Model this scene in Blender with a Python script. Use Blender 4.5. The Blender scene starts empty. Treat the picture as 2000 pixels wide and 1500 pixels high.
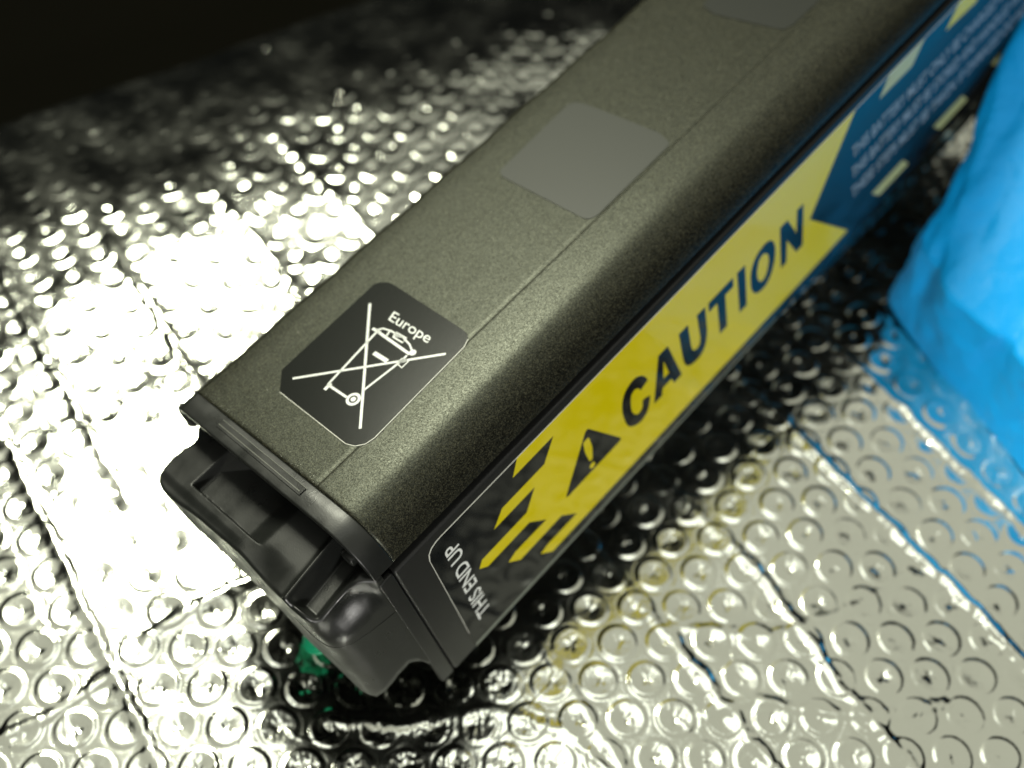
import bpy, bmesh, math, random
import numpy as np
from mathutils import Matrix, Vector
random.seed(7); rng = np.random.default_rng(11)
scene = bpy.context.scene

# ------------------------------------------------------------------ camera
# battery frame -> world rotation (the pack lies tilted on the foil) ; metres
WM = np.array([[0.9895, 0.0321, -0.1409], [0.0, 0.975, 0.222], [0.1445, -0.2197, 0.9648]])
BO = np.array([0.0, 0.0, -0.08259844])       # point of the pack frame that sits over the world origin
def w(P): return WM @ (np.asarray(P, float) - BO)
CAM = (-0.0776, -0.0747, 0.3021)
RW = np.array([[0.6705, -0.7409, 0.0393], [-0.5881, -0.563, -0.5811], [0.4526, 0.3664, -0.8131]])
cam_d = bpy.data.cameras.new('camera'); cam = bpy.data.objects.new('camera', cam_d)
scene.collection.objects.link(cam); scene.camera = cam
cam_d.sensor_width = 36.0; cam_d.lens = 36.0 * 2182.2 / 2000.0
cam_d.clip_start = 0.01; cam_d.clip_end = 20.0
M = np.eye(4); M[:3, 0] = RW[0]; M[:3, 1] = -RW[1]; M[:3, 2] = -RW[2]
q, r_ = np.linalg.qr(M[:3, :3]); q = q * np.sign(np.diag(r_)); M[:3, :3] = q; M[:3, 3] = CAM
cam.matrix_world = Matrix(M.tolist())
cam_d.dof.use_dof = True; cam_d.dof.focus_distance = 0.258; cam_d.dof.aperture_fstop = 7.2
cam_d.dof.aperture_blades = 0

# ------------------------------------------------------------------ world and lamps
world = bpy.data.worlds.new('World'); scene.world = world; world.use_nodes = True
bg = world.node_tree.nodes['Background']; bg.inputs[0].default_value = (0.9, 1.0, 0.95, 1); bg.inputs[1].default_value = 0.004
def lamp(name, d, dist, sx, sy, radiance, col, aim=(0.05, 0.03, 0.03), spread=math.pi):
    L = bpy.data.lights.new(name, 'AREA'); L.shape = 'RECTANGLE'; L.size = sx; L.size_y = sy
    L.energy = radiance * math.pi * sx * sy; L.color = col; L.spread = spread
    o = bpy.data.objects.new(name, L); scene.collection.objects.link(o)
    d = Vector(d).normalized(); o.location = Vector(aim) + d * dist
    o.rotation_euler = d.to_track_quat('Z', 'Y').to_euler()
    return o
lamp('window_lamp', (0.165, 0.572, 0.803), 0.9, 0.235, 0.24, 46.0, (0.99, 1.0, 0.80))
lamp('ceiling_lamp', (0.0, 0.0, 1.0), 0.95, 2.0, 1.75, 0.48, (1.0, 1.0, 0.83), aim=(0.12, 0.0, 0.0))
lamp('ceiling_spot', (0.05, 0.13, 0.99), 0.90, 0.46, 0.36, 1.4, (0.97, 1.0, 0.90))
lamp('side_lamp', (-0.60, -0.72, 0.36), 0.9, 0.10, 0.10, 135.0, (1.0, 0.98, 0.92))

scene.view_settings.view_transform = 'Standard'; scene.view_settings.look = 'None'
scene.view_settings.exposure = 0.0; scene.view_settings.gamma = 1.0
scene.cycles.max_bounces = 8; scene.cycles.glossy_bounces = 5

# outlines traced on the pack faces, mm
TR = {'C': [(90.98, -33.5), (92.17, -35.48), (92.61, -37.3), (89.33, -38.25), (88.7, -36.69), (87.29, -35.8), (85.84, -36.56), (84.98, -39.01), (84.7, -42.51),
       (85.46, -44.98), (86.99, -46.22), (88.67, -45.31), (89.52, -42.77), (92.41, -43.94), (91.19, -47.49), (89.08, -49.71), (85.87, -49.95), (83.01, -47.96),
       (81.71, -45.05), (81.32, -40.36), (81.76, -37.05), (82.88, -34.23), (84.86, -32.43), (87.54, -31.73), (89.34, -32.21)],
 'O': [(149.86, -34.07), (150.97, -36.47), (151.12, -40.02), (149.92, -44.49), (146.98, -48.51), (143.85, -49.33), (141.11, -48.33), (139.36, -45.57),
       (139.0, -40.98), (140.0, -36.71), (142.41, -33.83), (145.64, -32.71), (147.98, -32.8)],
 'Oh': [(146.89, -36.7), (147.89, -39.16), (147.46, -42.22), (145.81, -45.26), (144.15, -45.84), (142.67, -44.27), (142.2, -41.53), (142.7, -38.53),
        (143.75, -36.41), (145.38, -35.84)],
 'U': [(107.18, -32.58), (111.08, -32.75), (111.01, -41.58), (111.67, -44.02), (113.14, -45.07), (114.64, -44.39), (115.4, -42.56), (114.96, -33.24),
       (118.72, -33.2), (118.08, -43.33), (116.27, -47.85), (112.45, -49.54), (108.54, -48.31), (107.22, -44.95), (107.11, -39.88)],
 'dark_outline': [(199.61, 60.04), (193.78, 54.13), (191.48, 48.56), (193.45, 28.45), (194.17, 25.25), (197.24, 24.06), (215.61, 24.29)],
 'eu_ball': [(47.39, 32.33), (47.99, 31.4)],
 'eu_lines': [([(52.48, 54.64), (23.64, 26.21)], 24), ([(23.87, 53.27), (51.85, 24.7)], 22), ([(47.47, 45.7), (27.9, 43.7)], 20),
              ([(45.91, 32.95), (43.76, 32.87), (31.96, 34.31)], 19), ([(27.9, 43.7), (28.06, 36.44)], 22), ([(28.66, 43.29), (26.32, 43.16)], 32),
              ([(47.02, 45.05), (46.57, 32.68)], 26), ([(47.19, 46.16), (48.54, 45.07), (49.15, 42.68), (49.41, 37.92), (48.77, 35.02), (47.48, 32.42)], 16),
              ([(47.0, 47.5), (47.16, 44.59)], 26), ([(49.55, 41.09), (49.76, 37.21), (48.16, 36.98), (48.09, 40.61), (49.55, 41.09)], 15),
              ([(49.05, 42.83), (46.89, 42.25)], 15), ([(44.61, 33.29), (44.85, 31.19), (42.42, 31.19), (42.67, 33.27), (44.61, 33.29)], 14),
              ([(41.64, 41.06), (41.77, 35.92)], 40)],
 'eu_outline': [(19.08, 52.83), (24.05, 58.15), (57.76, 58.89), (59.15, 58.02), (60.42, 55.96), (60.68, 53.87), (59.89, 27.37), (59.56, 24.77), (58.34, 23.19),
                (55.98, 22.29), (23.9, 21.19), (21.4, 21.76), (19.5, 23.48), (18.58, 26.0)],
 'eu_text': [(51.34, 46.08), (51.64, 31.18), (54.45, 46.88)],
 'eu_wheel': [(28.63, 34.46), (30.48, 32.96)],
 'grey_outline': [(107.6, 59.14), (106.15, 56.44), (105.4, 26.12), (105.84, 24.25), (107.83, 23.27), (138.67, 23.61), (140.06, 24.71), (141.55, 29.21),
                  (141.26, 55.87), (140.54, 59.22), (138.77, 60.67)],
 'stk': [(68.15, -18.61), (45.95, -18.88), (26.69, -17.52), (19.08, -17.32), (16.28, -17.52), (14.83, -18.41), (13.89, -20.48), (13.58, -23.53),
         (13.23, -59.17)],
 'yellow': [(45.95, -18.88), (42.71, -22.39), (58.0, -22.59), (52.45, -29.07), (36.54, -28.44), (32.19, -32.86), (47.64, -33.14), (42.46, -39.13),
            (25.65, -38.85), (24.04, -41.13), (26.31, -43.6), (42.06, -43.26), (47.35, -49.05), (35.08, -48.04), (32.07, -49.36), (35.78, -53.43),
            (52.05, -53.85), (57.12, -59.2), (44.9, -58.95), (41.93, -59.55), (45.73, -63.63), (60.47, -63.78), (118.73, -62.26), (161.76, -65.29),
            (188.31, -62.84), (168.23, -41.54), (191.76, -18.22)]}

# ------------------------------------------------------------------ materials
def mat(name, base=(0.5,0.5,0.5), rough=0.5, metal=0.0, spec=0.5, coat=0.0, coat_r=0.03):
    m = bpy.data.materials.new(name); m.use_nodes = True; b = m.node_tree.nodes['Principled BSDF']
    b.inputs['Base Color'].default_value = (*base, 1); b.inputs['Roughness'].default_value = rough
    b.inputs['Metallic'].default_value = metal; b.inputs['Specular IOR Level'].default_value = spec
    b.inputs['Coat Weight'].default_value = coat; b.inputs['Coat Roughness'].default_value = coat_r
    return m, m.node_tree, b
def node(nt, t, **kw):
    n = nt.nodes.new(t)
    for k, v in kw.items():
        if k.startswith('i_'): n.inputs[k[2:].replace('_', ' ')].default_value = v
        else: setattr(n, k, v)
    return n
def noise_bump(nt, b, scale, strength, dist, detail=2.0, sock='Normal', rough=0.5):
    tc = node(nt, 'ShaderNodeTexCoord'); nz = node(nt, 'ShaderNodeTexNoise', i_Scale=scale, i_Detail=detail, i_Roughness=rough)
    bp = node(nt, 'ShaderNodeBump', i_Strength=strength, i_Distance=dist)
    nt.links.new(tc.outputs['Object'], nz.inputs['Vector']); nt.links.new(nz.outputs['Fac'], bp.inputs['Height'])
    nt.links.new(bp.outputs['Normal'], b.inputs[sock]); return tc, nz, bp
def vary(nt, b, tc, scale, c0, c1, lo=0.35, hi=0.7, sock='Base Color', detail=4.0):
    nz = node(nt, 'ShaderNodeTexNoise', i_Scale=scale, i_Detail=detail)
    rp = node(nt, 'ShaderNodeValToRGB'); rp.color_ramp.elements[0].position = lo; rp.color_ramp.elements[1].position = hi
    rp.color_ramp.elements[0].color = (*c0, 1); rp.color_ramp.elements[1].color = (*c1, 1)
    nt.links.new(tc.outputs['Object'], nz.inputs['Vector']); nt.links.new(nz.outputs['Fac'], rp.inputs['Fac'])
    nt.links.new(rp.outputs['Color'], b.inputs[sock]); return rp

# sand-textured black anodised shell: coarse sparkling grain
m_shell, nt, b = mat('powder_black', (0.012, 0.012, 0.010), 0.40, 0.0, 0.6)
b.inputs['Specular Tint'].default_value = (0.90, 0.95, 0.78, 1)
tc = node(nt, 'ShaderNodeTexCoord')
vo = node(nt, 'ShaderNodeTexVoronoi', i_Scale=4200.0); vo2 = node(nt, 'ShaderNodeTexVoronoi', i_Scale=5200.0)
nt.links.new(tc.outputs['Object'], vo.inputs['Vector']); nt.links.new(tc.outputs['Object'], vo2.inputs['Vector'])
sp = node(nt, 'ShaderNodeSeparateColor'); nt.links.new(vo.outputs['Color'], sp.inputs['Color'])
sp2 = node(nt, 'ShaderNodeSeparateColor'); nt.links.new(vo2.outputs['Color'], sp2.inputs['Color'])
def rng_map(src, a, c, lo, hi, dst):
    mr = node(nt, 'ShaderNodeMapRange'); mr.inputs['From Min'].default_value = a; mr.inputs['From Max'].default_value = c
    mr.inputs['To Min'].default_value = lo; mr.inputs['To Max'].default_value = hi
    nt.links.new(src, mr.inputs['Value']); nt.links.new(mr.outputs['Result'], dst); return mr
rng_map(sp.outputs['Red'], 0, 1, 0.22, 0.72, b.inputs['Specular IOR Level'])
rng_map(sp2.outputs['Green'], 0, 1, 0.34, 0.50, b.inputs['Roughness'])
rp = node(nt, 'ShaderNodeValToRGB'); rp.color_ramp.elements[0].position = 0.60; rp.color_ramp.elements[1].position = 0.99
rp.color_ramp.elements[0].color = (0.0035, 0.0035, 0.0025, 1); rp.color_ramp.elements[1].color = (0.055, 0.053, 0.034, 1)
nt.links.new(sp2.outputs['Red'], rp.inputs['Fac']); nt.links.new(rp.outputs['Color'], b.inputs['Base Color'])
nzs = node(nt, 'ShaderNodeTexNoise', i_Scale=55.0, i_Detail=5.0, i_Roughness=0.65); nt.links.new(tc.outputs['Object'], nzs.inputs['Vector'])
bps = node(nt, 'ShaderNodeBump', i_Strength=0.12, i_Distance=0.0008); nt.links.new(nzs.outputs['Fac'], bps.inputs['Height']); nt.links.new(bps.outputs['Normal'], b.inputs['Normal'])
# moulded plastic of the end cap, side panel
m_cap, nt, b = mat('moulded_black_plastic', (0.013, 0.014, 0.013), 0.38, 0.0, 0.45)
tc, _, _ = noise_bump(nt, b, 2600, 0.30, 0.00006, 2.0)
vary(nt, b, tc, 160, (0.27, 0.27, 0.27), (0.44, 0.44, 0.44), sock='Roughness')
m_panel, nt, b = mat('panel_black_plastic', (0.012, 0.0125, 0.012), 0.42, 0.0, 0.4)
noise_bump(nt, b, 3000, 0.35, 0.00006, 2.0)
m_gap, nt, b = mat('groove_black', (0.004, 0.004, 0.004), 0.7, 0.0, 0.1)
m_edge, nt, b = mat('pale_edge_plastic', (0.12, 0.125, 0.105), 0.4)  # paler plastic for the thin lines on the insert bar
# labels
def label_mat(name, base, rough, spec=0.5, bump=0.0):
    m, nt, b = mat(name, base, rough, 0.0, spec)
    if bump: noise_bump(nt, b, 45, bump, 0.0004, 2.0)
    return m
m_lab_black = label_mat('gloss_black_film', (0.006, 0.007, 0.008), 0.09, 0.55, 0.12)
m_lab_yellow = label_mat('gloss_yellow_ink', (0.72, 0.60, 0.002), 0.08, 0.55, 0.12)
m_lab_white = label_mat('white_ink', (0.82, 0.84, 0.82), 0.3)
m_lab_washed = label_mat('glare_washed_yellow', (0.50, 0.50, 0.22), 0.15)  # yellow ink with washed-out glare put into its base colour
m_lab_grey = label_mat('grey_ink', (0.36, 0.42, 0.48), 0.25)
m_lab_edge = label_mat('clear_label_edge', (0.75, 0.75, 0.68), 0.25)
m_eu, nt, b = mat('satin_black_film', (0.009, 0.0105, 0.009), 0.20, 0.0, 0.35); noise_bump(nt, b, 900, 0.05, 0.0001)
m_blank, nt, b = mat('matt_grey_film', (0.030, 0.033, 0.027), 0.44, 0.0, 0.40); noise_bump(nt, b, 2600, 0.12, 0.00005)
m_blank2, nt, b = mat('matt_dark_film', (0.014, 0.016, 0.013), 0.46, 0.0, 0.36)
# metallised bubble foil
m_foil, nt, b = mat('aluminised_film', (0.86, 0.88, 0.80), 0.13, 1.0, 0.5, 0.0)
tc, nz, bp = noise_bump(nt, b, 420, 0.16, 0.0005, 4.0)
vary(nt, b, tc, 60, (0.10, 0.10, 0.10), (0.20, 0.20, 0.20), sock='Roughness')
m_table, nt, b = mat('dark_cloth', (0.0035, 0.0033, 0.0024), 0.9, 0.0, 0.0); noise_bump(nt, b, 500, 0.4, 0.0005)
# blue bag
m_bag, nt, b = mat('blue_plastic_film', (0.0, 0.40, 1.0), 0.50, 0.0, 0.3)
noise_bump(nt, b, 70, 0.6, 0.004, 4.0)
m_green, nt, b = mat('green_cord_sheath', (0.0, 0.42, 0.20), 0.4)

# ------------------------------------------------------------------ helpers
COL = scene.collection
BASE = np.array([0.15, 0.0375, -0.069])      # foot of the pack in its own frame
def mesh_obj(name, verts, faces, m, parent=None, smooth=True, local=True, sharp=None):
    V = np.asarray(verts, float)
    if local and parent is not None: V = V - BASE
    me = bpy.data.meshes.new(name); me.from_pydata(V.tolist(), [], faces); me.update()
    me.materials.append(m)
    if smooth: me.polygons.foreach_set('use_smooth', [True] * len(me.polygons))
    if sharp is not None: me.set_sharp_from_angle(angle=math.radians(sharp))
    o = bpy.data.objects.new(name, me); COL.objects.link(o)
    if parent is not None: o.parent = parent
    return o
def grid_obj(name, P, m, parent=None, closed_u=False, flip=False, sharp=None):
    nu, nv = P.shape[:2]; V = P.reshape(-1, 3)
    F = []
    for i in range(nu if closed_u else nu - 1):
        for j in range(nv - 1):
            a = i * nv + j; c = ((i + 1) % nu) * nv + j; f_ = (a, a + 1, c + 1, c)
            F.append(f_[::-1] if flip else f_)
    return mesh_obj(name, V, F, m, parent, sharp=sharp)
def fill(name, loops, plane, lift, thick, m, parent, off=0.0, smoothloop=False):
    """closed outlines (mm, in the plane of the pack's top or side) -> a thin printed or film shape"""
    cu = bpy.data.curves.new(name, 'CURVE'); cu.dimensions = '2D'; cu.fill_mode = 'BOTH'
    cu.extrude = thick / 2; cu.offset = off
    for L in loops:
        if smoothloop:
            s = cu.splines.new('BEZIER'); s.bezier_points.add(len(L) - 1); s.resolution_u = 5
            for p, (a, c) in zip(s.bezier_points, L):
                p.co = (a / 1000, c / 1000, 0); p.handle_left_type = p.handle_right_type = 'AUTO'
        else:
            s = cu.splines.new('POLY'); s.points.add(len(L) - 1)
            for p, (a, c) in zip(s.points, L): p.co = (a / 1000, c / 1000, 0, 1)
        s.use_cyclic_u = True
    return curve_to_part(name, cu, plane, lift, m, parent)
def curve_to_part(name, cu, plane, lift, m, parent, fit=None):
    t = bpy.data.objects.new('tmp', cu); COL.objects.link(t)
    bpy.context.view_layer.update()
    dg = bpy.context.evaluated_depsgraph_get()
    me = bpy.data.meshes.new_from_object(t.evaluated_get(dg)); me.name = name
    bpy.data.objects.remove(t)
    n = len(me.vertices); co = np.empty(n * 3); me.vertices.foreach_get('co', co); co = co.reshape(-1, 3)
    if fit is not None: co = fit(co)
    a, c, z = co[:, 0], co[:, 1], co[:, 2]
    if plane == 'top': V = np.stack([a, c, z + lift], 1)
    else: V = np.stack([a, -(z + lift), c], 1)
    V = V - BASE
    me.vertices.foreach_set('co', V.ravel()); me.update(); me.materials.clear(); me.materials.append(m)
    o = bpy.data.objects.new(name, me); COL.objects.link(o); o.parent = parent
    return o
def text_part(name, body, plane, lift, m, parent, p0, p1, p2, off=0.0, thick=2e-5):
    """lettering fitted so that its box starts at p0, reads to p1 and its caps rise to p2 (mm)"""
    cu = bpy.data.curves.new(name, 'FONT'); cu.body = body; cu.size = 1.0; cu.offset = off; cu.extrude = 0.0
    p0, p1, p2 = [np.array(v) / 1000 for v in (p0, p1, p2)]
    def fit(co):
        x0, x1 = co[:, 0].min(), co[:, 0].max()
        u = (co[:, 0] - x0) / (x1 - x0); v = co[:, 1] / 0.729
        out = p0 + u[:, None] * (p1 - p0) + v[:, None] * (p2 - p0)
        return np.column_stack([out, np.zeros(len(out))])
    return curve_to_part(name, cu, plane, lift, m, parent, fit)
def stroke(pts, wd, closed=False):
    """a band of width wd (mm) along a polyline"""
    P = np.array(pts, float); L, Rr = [], []
    for i in range(len(P)):
        a = P[max(i - 1, 0)]; c = P[min(i + 1, len(P) - 1)]; d = c - a; d = d / (np.hypot(*d) + 1e-9); nn = np.array([-d[1], d[0]])
        L.append(P[i] + nn * wd / 2); Rr.append(P[i] - nn * wd / 2)
    return L + Rr[::-1]
def circ(c, r, n=28): return [(c[0] + r * math.cos(t), c[1] + r * math.sin(t)) for t in np.linspace(0, 2 * math.pi, n, endpoint=False)]
def round_poly(P, r, n=5):
    P = [np.array(p, float) for p in P]; out = []
    for i in range(len(P)):
        a, p, c = P[i - 1], P[i], P[(i + 1) % len(P)]
        d0 = (a - p) / np.hypot(*(a - p)); d1 = (c - p) / np.hypot(*(c - p))
        rr = min(r, np.hypot(*(a - p)) * .45, np.hypot(*(c - p)) * .45); s, e = p + d0 * rr, p + d1 * rr
        for t in np.linspace(0, 1, n): out.append(tuple((1 - t) ** 2 * s + 2 * t * (1 - t) * p + t * t * e))
    return out
def tag(o, label, cat=None, group=None, kind=None):
    if label: o['label'] = label
    if cat: o['category'] = cat
    if group: o['group'] = group
    if kind: o['kind'] = kind
    return o
def sstep(a, b_, x):
    t = np.clip((x - a) / (b_ - a), 0, 1); return t * t * (3 - 2 * t)
def vnoise(x, y, s, seed):
    """smooth value noise, cell size s"""
    r = np.random.default_rng(seed).random((256, 256)) * 2 - 1
    u, v = x / s + 97.3, y / s + 41.7; i, j = np.floor(u).astype(int), np.floor(v).astype(int); fu, fv = u - i, v - j
    fu = fu * fu * fu * (fu * (fu * 6 - 15) + 10); fv = fv * fv * fv * (fv * (fv * 6 - 15) + 10)
    g = lambda a, c: r[a % 256, c % 256]
    return (g(i, j) * (1 - fu) + g(i + 1, j) * fu) * (1 - fv) + (g(i, j + 1) * (1 - fu) + g(i + 1, j + 1) * fu) * fv

# ------------------------------------------------------------------ bubble foil sheet (one continuous sheet)
LO = np.array([-52.82, 63.64]); LA = np.array([9.371, -9.808]); LB = np.array([-3.271, -12.869])
RIDGES = [  # pleats pressed between the bubble rows, mm on the foil
    ([(-2, 300), (-12, 255), (-26, 205), (-36.9, 157.6), (-48.7, 111.1), (-59.2, 72.5), (-66.2, 45.3), (-76, 0)], 1.1),
    ([(12, 250), (-1.8, 207.8), (-13.7, 155.7), (-23.1, 116.4)], 0.8),
    ([(37.5, 208.3), (29.3, 172.4), (19.8, 138.3), (5, 90), (-4, 60)], 1.2),
    ([(84, 222), (78.7, 203.2), (74.8, 180.9), (73, 164.7), (62, 120)], 1.2),
    ([(116, 212), (112.8, 196.1), (109.3, 171.9), (106.4, 152.2), (98, 110)], 1.6),
    ([(99, 10), (95.5, -12.2), (89.7, -42.4), (85, -55), (76.9, -75.7), (70, -110), (66, -140)], 1.2),
    ([(66, 10), (60.7, -11.5), (55.9, -32.7), (53.7, -44.7), (50.2, -55.7), (46, -71.1), (40, -100)], 1.1),
    ([(30, -5), (22, -30), (16, -50), (10, -80)], 0.6),
    ([(146, 5), (141.6, -15.8), (134.9, -37), (132.2, -55.6), (127.8, -81.5), (120.1, -110.9), (114, -140)], 2.3),
    ([(180, -10), (168, -60), (156, -110)], 1.0),
    ([(-110, 84), (-89.7, 82.4), (-78.2, 78.2), (-57.4, 74.9), (-45.2, 77.2), (-28, 73.7), (-17.4, 70.6), (-5, 66)], 1.0),
    ([(44, -52), (57, -60), (66.8, -75), (80, -92), (92, -100)], 0.7),
    ([(60, -30), (75, -52), (100, -66), (122, -72)], 0.6),
    ([(-26, 22), (-14, 8), (4, -6), (14, -26), (14, -48)], 0.9),
]
FA, FB = np.array([12., 240.]), np.array([262., 152.])
def FARD(x, y):
    d = (FB - FA) / np.hypot(*(FB - FA)); return (x - FA[0]) * -d[1] + (y - FA[1]) * d[0]
def foil_height(x, y):
    """mm in, mm out"""
    h = 1.0 * vnoise(x, y, 46, 1) + 0.30 * vnoise(x, y, 19, 2) + 0.05 * vnoise(x, y, 6, 3)
    fd_ = np.clip(FARD(x, y) + 16, 0, None); h = h - 0.14 * np.minimum(fd_, 60) ** 2 / 120 - 0.14 * np.clip(fd_ - 60, 0, None)
    # the sheet dips towards the weight of the pack
    qx, qy = WM[0, 0] * 1.0, WM[1, 0]; ex = np.array([0.9995, 0.0]); 
    sx, sy = x - (-6.0), y - 12.0; ax = np.clip(sx, 0, 300); dd_ = np.hypot(sx - ax, np.minimum(sy, 0))
    h = h - (3.4 + 1.2 * sstep(0, 60, x)) * np.exp(-(dd_ / 28.0) ** 2) * sstep(75, 30, y)
    base = h.copy()
    # hexagonal bubbles
    wx = x + 0.5 * vnoise(x, y, 30, 4); wy = y + 0.5 * vnoise(x, y, 30, 5)
    Mi = np.linalg.inv(np.stack([LA, LB], 1)); dx, dy = wx - LO[0], wy - LO[1]
    u = Mi[0, 0] * dx + Mi[0, 1] * dy; v = Mi[1, 0] * dx + Mi[1, 1] * dy
    best = np.full(x.shape, 1e9); bi = np.zeros(x.shape, int); bj = np.zeros(x.shape, int)
    for oi in (0, 1):
        for oj in (0, 1):
            i = np.floor(u).astype(int) + oi; j = np.floor(v).astype(int) + oj
            d2 = (dx - i * LA[0] - j * LB[0]) ** 2 + (dy - i * LA[1] - j * LB[1]) ** 2
            k = d2 < best; best[k] = d2[k]; bi[k] = i[k]; bj[k] = j[k]
    r = np.sqrt(best)
    tb = np.random.default_rng(5).random((8, 512, 512))
    R = lambda n: tb[n, bi % 512, bj % 512]
    cx = dx - bi * LA[0] - bj * LB[0]; cy = dy - bi * LA[1] - bj * LB[1]; th = np.arctan2(cy, cx)
    Rb = 5.6 + 0.25 * (R(0) - .5) + 0.10 * np.sin(2 * th + 6.28 * R(1)); rr = np.clip(r / Rb, 0, 1.6)
    crush = sstep(0.70, 0.97, R(2)) * 0.7
    # the corner of the sheet in front of the cap is more crumpled
    near = np.exp(-(((x + 8) / 26) ** 2 + ((y - 10) / 30) ** 2))
    far = sstep(-80, 10, (x - 21) * -0.467 + (y - 253) * 0.884) if False else sstep(-60, 30, FARD(x, y))
    H = (0.32 + 0.14 * (R(3) - .5)) * (1 - crush) * (1 - 0.5 * far)
    dome = sstep(1.04, 0.80, rr)
    top = -0.26 * (1 - 0.5 * far) * (1 - np.clip(rr / 0.86, 0, 1) ** 2) * (0.8 + 0.5 * R(4)) + 0.10 * ((R(4) - .5) * cx + (R(5) - .5) * cy) / 5
    h += dome * (H + top)
    h -= 0.06 * np.exp(-((r - Rb * 1.08) / 0.5) ** 2)
    # pinched centre with radiating wrinkles
    kk = 2 + np.floor(R(6) * 3)
    star = np.exp(-(r / 1.5) ** 2)
    h -= star * (0.14 + 0.32 * R(7)) * (0.75 + 0.55 * np.sin(kk * th + 6.28 * R(1)))
    wr = vnoise(x, y, 0.9, 6) * 0.6 + vnoise(x, y, 1.7, 7)
    h += wr * (0.10 * np.exp(-(r / 2.0) ** 2) + 0.16 * near * dome + 0.012 * dome + 0.006)
    cr = vnoise(x + 3 * vnoise(x, y, 9, 31), y, 13, 32); h += 0.10 * np.exp(-(cr / 0.035) ** 2) * (0.5 + 0.5 * vnoise(x, y, 25, 33))
    rg = 1 - np.abs(vnoise(x + vnoise(x, y, 4, 41), y + vnoise(x, y, 4, 42), 3.1, 40)) * 2; h += 0.035 * np.clip(rg, 0, 1) ** 3 * np.clip(vnoise(x, y, 24, 43) + .35, 0, 1)
    cr = vnoise(x, y + 3 * vnoise(x, y, 7, 34), 21, 35); h += 0.12 * np.exp(-(cr / 0.022) ** 2) * np.clip(vnoise(x, y, 30, 36) * 2, 0, 1)
    h += near * 0.3 * np.abs(vnoise(x, y, 4.5, 8)) * (1 - dome)
    # pleats
    for L, hh in RIDGES:
        L = np.array(L, float); dm = np.full(x.shape, 1e9)
        lo, hi = L.min(0) - 8, L.max(0) + 8
        k = (x > lo[0]) & (x < hi[0]) & (y > lo[1]) & (y < hi[1])
        xs, ys = x[k], y[k]; dd = np.full(xs.shape, 1e9)
        xs = xs + 0.8 * vnoise(xs, ys, 6, 9) + 0.3 * vnoise(xs, ys, 2, 10)
        for a, c in zip(L[:-1], L[1:]):
            e = c - a; t = np.clip(((xs - a[0]) * e[0] + (ys - a[1]) * e[1]) / (e @ e), 0, 1)
            dd = np.minimum(dd, np.hypot(xs - a[0] - t * e[0], ys - a[1] - t * e[1]))
        prof = sstep(2.6, 0.0, dd) * hh * 0.42 * (0.8 + 0.5 * vnoise(xs, ys, 12, 12))
        hk = h[k]; fl = np.exp(-(dd / 2.2) ** 2) * 0.55
        h[k] = hk * (1 - fl) + (base[k] + 0.5) * fl + prof
    # stuffing that lifts the sheet under the middle of the pack
    Wi = WM.T
    # height of the pack's underside above (x, y)
    n = WM[:, 2]; P0 = w((0, 0, -0.069)) * 1000
    zb = P0[2] - (n[0] * (x - P0[0]) + n[1] * (y - P0[1])) / n[2] - 0.3
    lx = (x - P0[0]) * WM[0, 0] + (y - P0[1]) * WM[1, 0] + (zb - P0[2]) * WM[2, 0]
    ly = (x - P0[0]) * WM[0, 1] + (y - P0[1]) * WM[1, 1] + (zb - P0[2]) * WM[2, 1]
    under = sstep(12, 26, ly) * sstep(76, 62, ly) * sstep(12, 45, lx) * sstep(345, 320, lx)
    h = h * (1 - under) + (zb - 0.3) * under
    # never through the pack
    inside = (ly > -1) & (ly < 76) & (lx > -1) & (lx < 345)
    h = np.where(inside, np.minimum(h, zb - 0.2), h)
    return h
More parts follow.
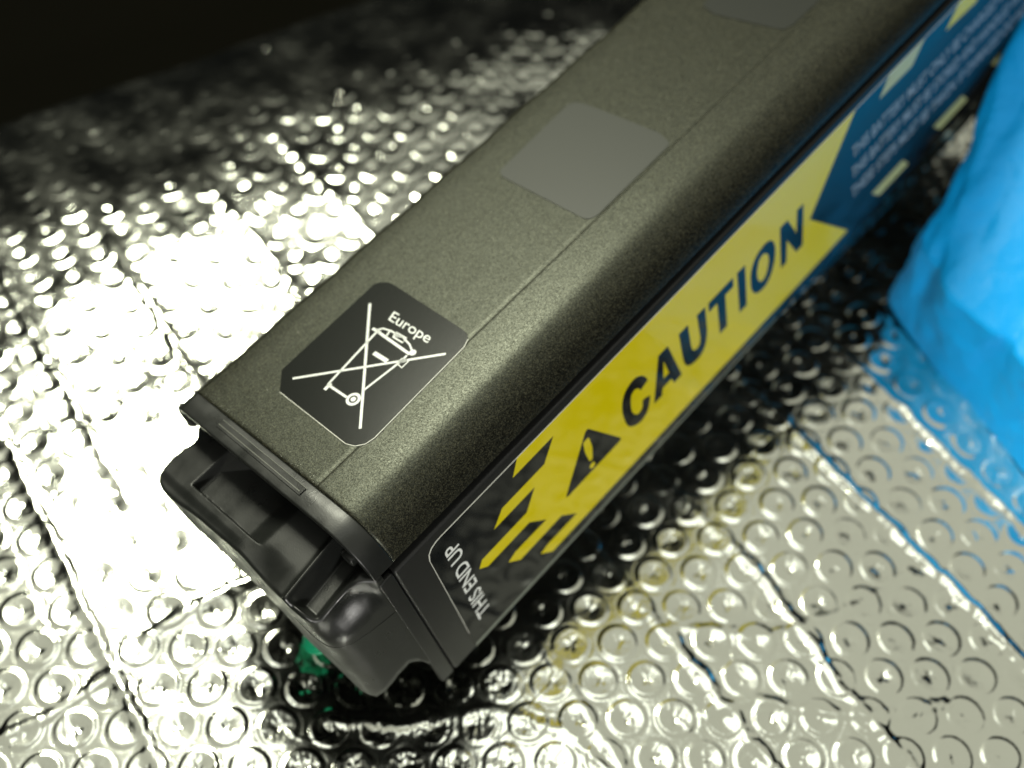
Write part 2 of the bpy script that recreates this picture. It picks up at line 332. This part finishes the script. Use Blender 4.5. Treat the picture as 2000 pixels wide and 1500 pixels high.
def build_foil():
    nt_, ns_ = 1220, 960
    fd = np.array([0.777, 0.629]); rt = np.array([0.671, -0.741]); rt = np.array([fd[1], -fd[0]])
    foot = np.array(CAM[:2]) * 1000
    s = np.linspace(0, 1, ns_); s = -40 + (520 + 40) * (0.42 * s + 0.58 * s ** 2)
    t = np.linspace(-1, 1, nt_); t = 0.70 * t + 0.32 * t ** 5
    S, T = np.meshgrid(s, t, indexing='ij'); wid = 135 + 0.62 * np.maximum(S, 0)
    X = foot[0] + fd[0] * S + rt[0] * T * wid; Y = foot[1] + fd[1] * S + rt[1] * T * wid
    Z = foil_height(X, Y)
    # the sheet rolls over along its far edge
    e0, e1 = np.array([54., 302.]), np.array([173., 272.]); ed = (e1 - e0) / np.hypot(*(e1 - e0)); en = np.array([-ed[1], ed[0]])
    D = (X - e0[0]) * en[0] + (Y - e0[1]) * en[1]
    Z = Z - sstep(-9, 6, D) * 14
    keep = D < 9
    V = np.stack([X, Y, Z], -1).reshape(-1, 3) / 1000
    idx = np.arange(ns_ * nt_).reshape(ns_, nt_)
    q4 = np.stack([idx[:-1, :-1], idx[:-1, 1:], idx[1:, 1:], idx[1:, :-1]], -1)
    kq = keep[:-1, :-1] & keep[1:, 1:] & keep[:-1, 1:] & keep[1:, :-1]
    q4 = q4[kq]
    used = np.unique(q4); remap = np.full(len(V), -1); remap[used] = np.arange(len(used)); V = V[used]; q4 = remap[q4]
    me = bpy.data.meshes.new('foil_sheet')
    me.vertices.add(len(V)); me.vertices.foreach_set('co', V.ravel().astype(np.float32))
    me.loops.add(q4.size); me.loops.foreach_set('vertex_index', q4.ravel().astype(np.int32))
    me.polygons.add(len(q4)); me.polygons.foreach_set('loop_start', (np.arange(len(q4)) * 4).astype(np.int32))
    me.update(calc_edges=True); me.validate()
    me.polygons.foreach_set('use_smooth', np.ones(len(q4), bool))
    me.materials.append(m_foil)
    o = bpy.data.objects.new('foil_ground', me); COL.objects.link(o)
    # normals up
    if me.polygons[0].normal.z < 0: me.flip_normals()
    tag(o, 'silver bubble foil sheet with pressed pleats under the battery', kind='structure'); return o
build_foil()
tb = mesh_obj('table_top', [(-1.2, -1.2, -0.030), (1.4, -1.2, -0.030), (1.4, 1.6, -0.030), (-1.2, 1.6, -0.030)], [(0, 1, 2, 3)], m_table)
tag(tb, 'black surface beyond the far edge of the foil', kind='structure')

# ------------------------------------------------------------------ the battery pack
pack = bpy.data.objects.new('battery_pack', None); COL.objects.link(pack)
MW = np.eye(4); MW[:3, :3] = np.linalg.qr(WM)[0] * np.sign(np.diag(np.linalg.qr(WM)[1])); MW[:3, 3] = w(BASE); pack.matrix_world = Matrix(MW.tolist())
pack.empty_display_size = 0.05
tag(pack, 'black battery pack with caution and recycling-bin labels lying on bubble foil', 'battery')
LEN = 0.34
def arc(cy, cz, r, a0, a1, n):
    return [(cy + r * math.cos(math.radians(a)), cz + r * math.sin(math.radians(a))) for a in np.linspace(a0, a1, n)]
# section (y, z) from the left foot over the top to the groove on the right
def section(off=0.0):
    o = off
    P = [(0.075 + o, -0.069), (0.075 + o, -0.040)] + arc(0.0712, -0.0038, 0.0038 + o, 0, 90, 8)
    P += [(y, 0.0 + o) for y in np.linspace(0.066, 0.0245, 12)]
    P += [(0.02302, 0.0 + o), (0.02285, -0.00007 + o), (0.02268, -0.00001 + o), (0.0221, -0.00002 + o), (0.0180, -0.00012 + o), (0.0140, -0.00026 + o)]
    # corner easing down to the side
    c = [(0.0108, -0.00052), (0.0084, -0.00125), (0.0061, -0.0025), (0.0041, -0.0042), (0.0025, -0.0063), (0.0013, -0.0087), (0.0006, -0.0108), (0.0005, -0.0116)]
    nrm = [(-.25, 1), (-.4, .92), (-.52, .85), (-.66, .75), (-.78, .62), (-.9, .43), (-1, 0.2), (-1, 0)]
    P += [(y + a * o, z + b_ * o) for (y, z), (a, b_) in zip(c, nrm)]
    return P
sec = section(); tail = [(0.0012, -0.0121), (0.0042, -0.0122), (0.0042, -0.0140)]
secf = np.array(sec + tail)
def dense(P, n=3):
    out = []
    for a, c in zip(P[:-1], P[1:]):
        for t in np.linspace(0, 1, n, endpoint=False): out.append(a + (c - a) * t)
    out.append(P[-1]); return np.array(out)
sd = dense(secf, 1)
xs = np.array([0.0062, 0.0064, 0.0068] + list(np.linspace(0.0075, LEN, 60)))
G_ = np.zeros((len(sd), len(xs), 3))
for j, x in enumerate(xs):
    inset = 0.00025 if j == 0 else (0.00008 if j == 1 else 0)
    G_[:, j, 0] = x; G_[:, j, 1] = sd[:, 0]; G_[:, j, 2] = sd[:, 1]
    cen = np.array([0.038, -0.03]); dv = cen - sd; dv /= np.linalg.norm(dv, axis=1)[:, None]
    G_[:, j, 1:] += dv * inset
    # slight handling waviness of the extrusion's left edge
    G_[:, j, 1] += 0.00025 * np.sin(x * 210) * (sd[:, 0] > 0.07)
shell = grid_obj('body_shell', G_, m_shell, pack, flip=True, sharp=40)
# rest of the closed body: inner floor of the groove, underside, rear and front bulkheads
def box(name, x0, x1, y0, y1, z0, z1, m, parent, bev=0.0, tilt=None):
    bm = bmesh.new(); bmesh.ops.create_cube(bm, size=1.0)
    for v in bm.verts: v.co = Vector(((x0 + x1) / 2 + v.co.x * (x1 - x0), (y0 + y1) / 2 + v.co.y * (y1 - y0), (z0 + z1) / 2 + v.co.z * (z1 - z0)))
    if bev: bmesh.ops.bevel(bm, geom=list(bm.edges), offset=bev, segments=3, affect='EDGES', profile=0.5)
    if tilt: tilt(bm)
    me = bpy.data.meshes.new(name)
    for v in bm.verts: v.co -= Vector(BASE)
    bm.to_mesh(me); bm.free(); me.materials.append(m)
    for p_ in me.polygons: p_.use_smooth = bool(bev)
    if bev: me.set_sharp_from_angle(angle=math.radians(50))
    o = bpy.data.objects.new(name, me); COL.objects.link(o); o.parent = parent; return o
box('inner_core', 0.0165, LEN - 0.0005, 0.0048, 0.0745, -0.0688, -0.0105, m_gap, pack)
box('rear_cap', LEN - 0.001, LEN + 0.008, 0.001, 0.0745, -0.068, -0.001, m_cap, pack, 0.003)
# side panel below the groove
box('side_panel', 0.0046, LEN, 0.0, 0.006, -0.0690, -0.0145, m_panel, pack, 0.0009)
box('side_panel_tip', 0.0, 0.0044, 0.00008, 0.0022, -0.0690, -0.0143, m_panel, pack, 0.0006)
# ---- collar of the end cap: same section, slightly fuller at the front
cs = dense(np.array([p_ for p_ in section(0.00012) if not 0.0225 < p_[0] < 0.0229] + [(0.0014, -0.0119), (0.0040, -0.0121)]), 1)
cin = np.array(section(-0.0016)[1:])
xs2 = [0.0061, 0.0060, 0.0058, 0.0030, 0.0005, 0.0003, 0.0001, 0.0]
G2 = np.zeros((len(cs), len(xs2), 3)); cen = np.array([0.038, -0.03])
for j, x in enumerate(xs2):
    ins = [0.0003, 0.0001, 0, 0, 0, 0.00003, 0.00012, 0.0003][j]
    dv = cen - cs; dv /= np.linalg.norm(dv, axis=1)[:, None]
    G2[:, j, 0] = x; G2[:, j, 1:] = cs + dv * ins
extra = []
for x, ins in ((0.0, 0.0019), (0.010, 0.0019)):
    dv = cen - cs; dv /= np.linalg.norm(dv, axis=1)[:, None]
    e = np.zeros((len(cs), 1, 3)); e[:, 0, 0] = x; e[:, 0, 1:] = cs + dv * ins; extra.append(e)
G2 = np.concatenate([G2] + extra, 1)
G2 = G2[np.array([k for k in range(len(cs)) if not (cs[k, 0] > 0.0748 and cs[k, 1] < -0.03)])]
# left end of the collar stops in a small rounded lip
collar = grid_obj('collar', G2, m_cap, pack, flip=False, sharp=50)
# raised insert bar on the collar with a lighter groove line
ins_out = [(2.5, 58.9), (4.6, 58.8), (4.3, 24.2), (2.2, 24.3)]
fill('insert_bar', [ins_out], 'top', 0.00027, 0.0003, m_cap, collar)
fill('insert_edge', [stroke([(3.25, 58.4), (2.95, 24.9)], 0.22)], 'top', 0.00047, 0.0001, m_edge, collar)
fill('insert_edge', [stroke([(4.75, 58.6), (4.5, 24.0)], 0.16)], 'top', 0.00022, 0.0001, m_edge, collar)

# ---- end cap tray: plan outline (x, y) in mm from back left round the front to back right
OUT = [(9, 74.0), (3, 73.9), (0.5, 73.4), (-0.8, 71.8), (-2.8, 71.0), (-7.5, 71.6), (-12.0, 71.4), (-15.2, 69.8), (-16.7, 66.4), (-16.8, 60), (-16.2, 54), (-15.8, 44),
       (-15.7, 34), (-16.0, 28), (-16.6, 20), (-16.8, 13), (-16.4, 8.5), (-14.8, 6.2), (-12.0, 5.3), (-8.0, 4.9), (-4.5, 4.0), (-1.8, 2.2), (0.2, 0.5), (2.0, 0.5)]
OUT2 = OUT[:15] + [(-16.9, 12), (-16.6, 7.4), (-15.4, 4.4), (-12.6, 2.2), (-8.2, 1.1), (-4.5, 0.55), (-2.0, 0.3), (-0.1, 0.2), (2.0, 0.5)]
def catmull(P, n):
    P = np.array(P, float); out = []
    for i in range(len(P) - 1):
        p0, p1, p2, p3 = P[max(i - 1, 0)], P[i], P[i + 1], P[min(i + 2, len(P) - 1)]
        for t in np.linspace(0, 1, n, endpoint=False):
            out.append(0.5 * ((2 * p1) + (-p0 + p2) * t + (2 * p0 - 5 * p1 + 4 * p2 - p3) * t ** 2 + (-p0 + 3 * p1 - 3 * p2 + p3) * t ** 3))
    out.append(P[-1]); return np.array(out)
oc = catmull(OUT, 16); oc2 = catmull(OUT2, 16)
seg = np.r_[0, np.cumsum(np.hypot(*np.diff(oc, axis=0).T))]; NS = 420
sl = np.linspace(0, seg[-1], NS); oc2 = np.stack([np.interp(sl, seg, oc2[:, 0]), np.interp(sl, seg, oc2[:, 1])], 1); oc = np.stack([np.interp(sl, seg, oc[:, 0]), np.interp(sl, seg, oc[:, 1])], 1)
tg = np.gradient(oc, axis=0); tg /= np.linalg.norm(tg, axis=1)[:, None]; nin = np.stack([-tg[:, 1], tg[:, 0]], 1)
if ((np.array([5, 40]) - oc[NS // 2]) @ nin[NS // 2]) < 0: nin = -nin
def tray_z(x, y):
    z = np.full(np.shape(x), -10.5)
    # rectangular pocket, its right wall eased
    px = sstep(-11.0, -10.5, x); py = sstep(59.8, 59.2, y) * sstep(29.5, 37.5, y)
    z = z - 3.0 * px * py
    z = z - 0.5 * sstep(-12.6, -15.0, x) * sstep(33, 40, y)
    # shallow saddle between pocket and finger channel, rolling over the front lip
    z = z - 1.6 * np.exp(-((y - 24.5) / 5.0) ** 2) * sstep(-9, -16, x)
    z = z + 0.5 * np.exp(-((y - 15.6 - 0.13 * (x + 4)) / 0.8) ** 2)
    # finger channel with a steep left wall and an easy right slope
    c = y - 0.13 * (x + 4)
    z = z - 5.6 * sstep(15.4, 13.4, c) * sstep(3.5, 9.8, c) * sstep(-17.2, -13.6, x)
    z = z - 0.8 * sstep(6.5, 1.0, y) - 0.8 * sstep(-1.5, 1.5, x) * sstep(9, 4, y)
    return z
RAD = 1.0
rows = []
NT = 110
yb = np.interp(np.linspace(0, 1, NS), [0, 0.13, 0.62, 0.9, 1], [72.5, 68, 13, 5, 3.5]); xb = np.full(NS, 11.0)
xb = np.where(np.linspace(0, 1, NS) > 0.9, np.interp(np.linspace(0, 1, NS), [0.9, 1], [11, 5]), xb)
inn = oc + nin * RAD
for t in np.linspace(0, 1, NT):
    P = np.stack([xb, yb], 1) * (1 - t) + inn * t
    rows.append(np.column_stack([P, tray_z(P[:, 0], P[:, 1])]))
zt = rows[-1][:, 2]
for a in np.linspace(0, 90, 9)[1:]:
    ra = math.radians(a); P = inn - nin * RAD * math.sin(ra)
    rows.append(np.column_stack([P, zt - RAD * (1 - math.cos(ra))]))
# lower edge of the skirt runs down to the right, then arches up near the panel
zb_ = np.interp(oc[:, 1], [0.4, 0.8, 2.2, 4.0, 4.9, 5.3, 6.2, 9, 14, 25, 40, 55, 66, 75], [-59, -58, -53.5, -50.5, -51.5, -54.5, -57, -57, -53.5, -46, -34, -22, -16.5, -14.5])
back = oc[:, 0] > -1.5; zb_ = np.where((oc[:, 1] > 60) & back, -20, zb_)
nsk = 34
for k in range(1, nsk + 1):
    t = k / nsk; zz = (zt - RAD) * (1 - t) + zb_ * t
    kb = sstep(0.0, 0.22, t); P = oc * (1 - kb) + oc2 * kb
    # thin mould steps along the lower front edge (left two thirds), fanning out
    wgt = sstep(13, 26, oc[:, 1]) * sstep(66, 56, oc[:, 1])
    P = P - nin * (0.9 * (np.floor(t * 7) / 7) * wgt)[:, None]
    # rounded foot of the block
    P = P + nin * (0.8 * sstep(0.93, 1.0, t) * (1 - wgt))[:, None]
    rows.append(np.column_stack([P, zz]))
rows.append(np.column_stack([oc2 + nin * 3.0, zb_ + 0.2]))
rows.append(np.column_stack([np.stack([xb, yb], 1), zb_ + 8]))
GC = np.stack(rows, 1) / 1000.0
endcap = grid_obj('end_cap', GC, m_cap, pack, flip=True)
# parting line round the block, a small snap catch under the collar, two vent slots in the pocket
pl = []
for i_ in range(200, NS - 6, 4):
    P_ = oc2[i_] - nin[i_] * 0.03; pl.append((P_[0] / 1000, P_[1] / 1000, -0.0225 - 0.004 * (i_ - 200) / 200))
# small rounded lip at the left end of the collar
def tube(name, pts, r, m, parent, n=12, local=True, caps=True):
    P = np.array(pts, float); nP = len(P); T = np.gradient(P, axis=0); T /= np.linalg.norm(T, axis=1)[:, None]
    up = np.array([0, 0, 1.0]); rows_ = []
    rad = np.full(nP, r) if np.isscalar(r) else np.array(r)
    a_ = np.cross(T[0], up); 
    if np.linalg.norm(a_) < .1: a_ = np.cross(T[0], np.array([1.0, 0, 0]))
    a_ /= np.linalg.norm(a_)
    for k in range(nP):
        a_ = a_ - T[k] * (a_ @ T[k]); a_ /= np.linalg.norm(a_); c_ = np.cross(T[k], a_)
        rows_.append([P[k] + rad[k] * (a_ * math.cos(t) + c_ * math.sin(t)) for t in np.linspace(0, 2 * math.pi, n, endpoint=False)])
    V = [v for rw in rows_ for v in rw]; F = []
    for k in range(nP - 1):
        for i in range(n): a = k * n + i; c = k * n + (i + 1) % n; F.append((a, c, c + n, a + n))
    if caps: F.append(tuple(range(n))[::-1]); F.append(tuple(range((nP - 1) * n, nP * n)))
    return mesh_obj(name, V, F, m, parent, local=local, sharp=60)
tube('parting_line', pl, 0.00009, m_cap, endcap, n=6)
box('snap_catch', -0.0012, 0.0022, 0.0052, 0.0088, -0.0088, -0.0062, m_cap, endcap, 0.0006)
box('snap_catch', -0.0004, 0.0016, 0.0100, 0.0112, -0.0105, -0.0085, m_cap, endcap, 0.0004)
tube('collar_lip', [(0.0012, 0.0738, -0.0008), (0.0011, 0.0740, -0.0020), (0.0010, 0.0740, -0.0050), (0.0010, 0.0738, -0.0080), (0.0011, 0.0736, -0.0090), (0.0012, 0.0734, -0.0096)], [0.0007, 0.0013, 0.0016, 0.0016, 0.0011, 0.0004], m_cap, collar)

# ---- labels on the top face
eu = fill('disposal_label', [TR['eu_outline']], 'top', 0.00009, 0.00014, m_eu, pack)
tag(eu, 'black label with crossed-out bin printed in white')
fill('label_edge', [stroke(TR['eu_outline'][8:] + TR['eu_outline'][:1], 0.16)], 'top', 0.00012, 0.00014, m_lab_edge, eu)
PXMM = 1 / 3.948 * 0.118     # drawn pixel widths -> mm at that distance
for L, wd in TR['eu_lines']:
    fill('bin_stroke', [stroke(L, wd * PXMM * 1.02)], 'top', 0.000185, 0.00003, m_lab_white, eu)
fill('bin_hinge', [circ(TR['eu_ball'][0], 0.95)], 'top', 0.00019, 0.00003, m_lab_white, eu)
wc = TR['eu_wheel'][0]
fill('bin_wheel', [circ(wc, 1.95), circ(wc, 1.15), circ(wc, 0.72)], 'top', 0.000195, 0.00003, m_lab_white, eu)
fill('bin_wheel_hub', [circ(wc, 1.2)], 'top', 0.000190, 0.00003, m_eu, eu)
text_part('lettering', 'Europe', 'top', 0.00020, m_lab_white, eu, TR['eu_text'][0], TR['eu_text'][1], TR['eu_text'][2], 0.004)
bl = fill('blank_label', [round_poly(TR['grey_outline'], 0.8)], 'top', 0.00011, 0.00016, m_blank, pack)
tag(bl, 'plain matt grey label with rounded corners')
bl2 = fill('blank_label', [TR['dark_outline'][1:-1] + [(262, 24.3), (262, 60)]], 'top', 0.00011, 0.00016, m_blank2, pack)
tag(bl2, 'darker blank label further along the pack')

# ---- specks of dust and small chips along the seam
def specks(name, n, fn, plane, m, s0, s1, lift):
    V, F = [], []
    for _ in range(n):
        a, c = fn(); k = random.randint(3, 5); r = random.uniform(s0, s1); ph = random.random() * 6.28
        i0 = len(V)
        for q_ in range(k):
            t = ph + q_ * 6.283 / k; rr = r * random.uniform(0.5, 1.2); u, v = (a + rr * math.cos(t)) / 1000, (c + rr * math.sin(t)) / 1000
            V.append((u, v, lift) if plane == 'top' else (u, -lift, v))
        V.append((a / 1000, c / 1000, lift + 0.00006) if plane == 'top' else (a / 1000, -lift - 0.00006, c / 1000))
        for q_ in range(k): F.append((i0 + q_, i0 + (q_ + 1) % k, i0 + k))
    o = mesh_obj(name, V, F, m, pack, smooth=False); o['kind'] = 'stuff'; return o
m_dust, nt, b = mat('pale_dust', (0.55, 0.56, 0.48), 0.6)
specks('dust', 70, lambda: (random.uniform(7, 200), random.uniform(24, 73)), 'top', m_dust, 0.05, 0.16, 0.00002)
specks('edge_chips', 60, lambda: (6.6 + abs(random.gauss(0, 0.9)), random.choice([random.uniform(24, 34), random.uniform(60, 73), random.uniform(24, 70)])), 'top', m_dust, 0.04, 0.13, 0.00002)

# ---- caution label on the side panel
T = -17.45
lab_out = [(330, T), (46, T), (26.7, T), (17.6, T - 0.05), (15.6, T - 0.7), (14.1, T - 2.1), (13.5, T - 4.2), (13.2, -50), (12.9, -68.2), (330, -68.2)]
lab = fill('caution_label', [lab_out], 'side', 0.00007, 0.00012, m_lab_black, pack)
tag(lab, 'glossy black and yellow caution label along the side')
fill('label_edge', [stroke([(330, T), (46, T), (19.0, T), (17.2, T - 0.15), (15.4, T - 0.8), (14.1, T - 2.1), (13.5, T - 4.2)], 0.26)], 'side', 0.00009, 0.00013, m_lab_edge, lab)
fill('label_edge', [stroke([(13.5, T - 4.2), (13.2, -50), (13.0, -60.5)], 0.13)], 'side', 0.00009, 0.00013, m_lab_edge, lab)
m_bevel_refl, nt, b = mat('bevel_reflection_grey', (0.16, 0.18, 0.15), 0.22, 0.0, 0.8)
fill('bevel_reflection', [[(13.2, -66.9), (150, -67.7), (150, -68.35), (13.0, -68.35)]], 'side', 0.00016, 0.00010, m_bevel_refl, lab)  # grey strip painted as the foil's reflection on the panel's lower bevel
Y = TR['yellow']; tp = T - 0.1
yel = [(45.9, tp), (42.7, -22.4), (58.0, -22.4), (52.6, -28.7), (36.7, -28.7), (32.2, -33.0), (47.6, -33.0), (42.6, -39.0), (25.6, -39.0), (23.9, -41.2), (26.3, -43.4), (42.3, -43.4),
       (47.4, -49.0), (35.1, -48.7), (32.0, -49.8), (35.5, -53.6), (52.2, -53.6), (57.2, -59.1), (44.9, -58.9), (41.8, -59.7), (45.6, -63.7), (60.5, -63.8), (118.7, -63.9), (161.8, -64.0), (188.4, -63.6), (168.3, -41.5), (191.8, tp)]
fill('yellow_panel', [yel], 'side', 0.000150, 0.00003, m_lab_yellow, lab)
fill('yellow_flash', [[(228.3, tp), (221.8, -23.2), (204.3, -23.0), (209.4, tp)]], 'side', 0.000150, 0.00003, m_lab_washed, lab)
fill('yellow_flash', [[(266, tp), (258, -24.2), (240.6, -23.2), (247.4, tp)]], 'side', 0.000150, 0.00003, m_lab_yellow, lab)
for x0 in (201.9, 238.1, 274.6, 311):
    fill('yellow_dash', [[(x0, -59.0), (x0 + 17.9, -59.0), (x0 + 21.6, -63.4), (x0 + 4.4, -63.4)]], 'side', 0.000150, 0.00003, m_lab_washed, lab)
tri = fill('warning_triangle', [round_poly([(68.4, -31.4), (79.2, -49.0), (55.0, -49.0)], 1.7)], 'side', 0.000185, 0.00003, m_lab_black, lab)
fill('exclamation_mark', [TR['bang']], 'side', 0.000220, 0.00003, m_lab_yellow, tri) if False else None
fill('exclamation_mark', [round_poly([(68.3, -35.3), (66.0, -35.3), (65.7, -39.5), (66.3, -44.6), (67.5, -44.6), (68.5, -40.0)], 0.6)], 'side', 0.000220, 0.00003, m_lab_yellow, tri)
fill('exclamation_dot', [circ((66.8, -47.0), 1.05, 16)], 'side', 0.000220, 0.00003, m_lab_yellow, tri)
def letter(loops, sm=False): return fill('letter', loops, 'side', 0.000185, 0.00003, m_lab_black, lab, smoothloop=sm)
def dens(L, keep):      # smooth round strokes, keep the marked corners sharp
    return L
C_ = TR['C']; letter([catmull(C_[:3] + [C_[2]], 3).tolist() + catmull(C_[3:14], 3).tolist() + catmull(C_[13:] + [C_[0]], 3).tolist()[1:-1]])
letter([[(98.1, -32.6), (102.2, -32.6), (105.7, -48.9), (102.1, -48.9), (101.45, -46.3), (97.6, -46.3), (96.6, -48.9), (93.1, -48.9)], [(99.7, -36.6), (100.9, -43.0), (98.4, -43.0)]])
U_ = [(107.1, -32.6), (111.1, -32.6), (111.1, -41.8)] + catmull([(111.1, -41.8), (111.6, -44.1), (113.1, -45.1), (114.6, -44.3), (115.2, -42.2)], 4).tolist()[1:] + [(115.1, -32.6), (118.8, -32.6), (118.4, -42.0)] + catmull([(118.4, -42.0), (117.2, -46.6), (115.0, -49.0), (112.4, -49.5), (109.3, -48.7), (107.5, -46.0), (107.1, -42.0)], 4).tolist()[1:]
letter([U_])
letter([[(120.3, -32.6), (131.6, -32.6), (131.4, -36.1), (127.6, -36.1), (126.9, -48.9), (123.4, -48.9), (123.9, -36.1), (120.0, -36.1)]])
letter([[(133.5, -32.6), (137.2, -32.6), (136.4, -48.9), (132.8, -48.9)]])
letter([TR['O'], TR['Oh']], True)
letter([[(153.9, -32.6), (157.7, -32.6), (161.5, -41.2), (162.3, -32.6), (165.5, -32.6), (164.4, -48.9), (161.1, -48.9), (156.9, -40.3), (156.1, -48.9), (153.3, -48.9)]])
text_part('lettering', 'THIS END UP', 'side', 0.000175, m_lab_white, lab, (21.6, -59.3), (22.0, -23.2), (17.0, -59.5), 0.012)
for k, (s, z0) in enumerate((('THIS BATTERY MUST ONLY BE CHARGED WITH THE CHARGER', -35.2), ('THIS BATTERY MUST BE STORED AND HANDLED WITH CARE AND', -43.4), ('THESE STEPS MUST BE TAKEN: IF DAMAGED DO NOT USE THE', -51.6))):
    text_part('small_print', s, 'side', 0.000175, m_lab_grey, lab, (190.4, z0), (316, z0), (190.4, z0 + 4.6), 0.006)

# ------------------------------------------------------------------ blue bag standing on the foil
def build_bag():
    c0 = np.array([212.5, -4.0]); c1 = np.array([168.0, -102.0]); e = (c1 - c0) / np.hypot(*(c1 - c0)); nb = np.array([-e[1], e[0]])
    if nb[0] < 0: nb = -nb
    Lf = np.hypot(*(c1 - c0)); dep = 95.; H = 74.
    # footprint loop, rounded
    loop = round_poly([(0, 0), (Lf, 0), (Lf, dep), (0, dep)], 16, 14)
    loop = np.array(loop); sg = np.r_[0, np.cumsum(np.hypot(*np.diff(np.vstack([loop, loop[:1]]), axis=0).T))]
    nu = 260; u = np.linspace(0, sg[-1], nu, endpoint=False); LL = np.vstack([loop, loop[:1]])
    fx = np.interp(u, sg, LL[:, 0]); fy = np.interp(u, sg, LL[:, 1]); cx_, cy_ = Lf / 2, dep / 2
    nv = 110; rows = []
    for k in range(nv):
        t = k / (nv - 1)
        if t < 0.7: zz = H * (t / 0.7); sc = 1 - 0.03 * math.sin(t / 0.7 * 3.14) - 0.02 * t
        else:
            a = (t - 0.7) / 0.3 * math.pi / 2; zz = H + 14 * math.sin(a); sc = 0.98 - 0.98 * (1 - math.cos(a)) ** 1.0 if a < math.pi / 2 - 1e-6 else 0.0
        X = cx_ + (fx - cx_) * sc; Y_ = cy_ + (fy - cy_) * sc
        # soft vertical folds, deeper near the foot
        ang = u
        fold = 4.0 * vnoise(ang, np.full_like(ang, zz * 0.35), 26, 21) + 2.0 * vnoise(ang, np.full_like(ang, zz * 0.6), 11, 22) + 0.8 * vnoise(ang, np.full_like(ang, zz), 5, 23)
        dx, dy = X - cx_, Y_ - cy_; dn = np.hypot(dx, dy) + 1e-6
        k0 = (0.35 + 0.65 * min(1, zz / 25)) * min(1.0, sc * 3)
        X = X + dx / dn * fold * k0; Y_ = Y_ + dy / dn * fold * k0
        W2 = c0[None] + X[:, None] * e[None] + Y_[:, None] * nb[None]
        W2 = W2 + np.array([[0.98, 0.20]]) * max(0.0, zz - 30) * 1.9
        rows.append(np.column_stack([W2, np.full(nu, zz + 0.5)]))
    Gb = np.stack(rows, 1) / 1000
    o = grid_obj('blue_bag', Gb, m_bag, None, closed_u=True)
    me = o.data; ctr = Gb.reshape(-1, 3).mean(0); org = np.array([ctr[0], ctr[1], 0.0005])
    me.transform(Matrix.Translation(-Vector(org))); o.location = org
    tag(o, 'bright blue plastic bag standing on the foil right of the battery', 'bag'); return o
build_bag()

# ------------------------------------------------------------------ green cord under the cap
gp = []
for t in np.linspace(0, 3.2 * 2 * math.pi, 90):
    gp.append((-0.0146 + (0.0040 - 0.00008 * t) * math.cos(t), 0.0396 + (0.0040 - 0.00008 * t) * math.sin(t), 0.0034 + 0.00028 * t))
g = tube('green_cord', gp, 0.00065, m_green, None, n=8)
org = np.array([-0.0146, 0.0396, 0.0025]); g.data.transform(Matrix.Translation(-Vector(org))); g.location = org
tag(g, 'coiled green cord poking out under the battery end cap', 'cord')
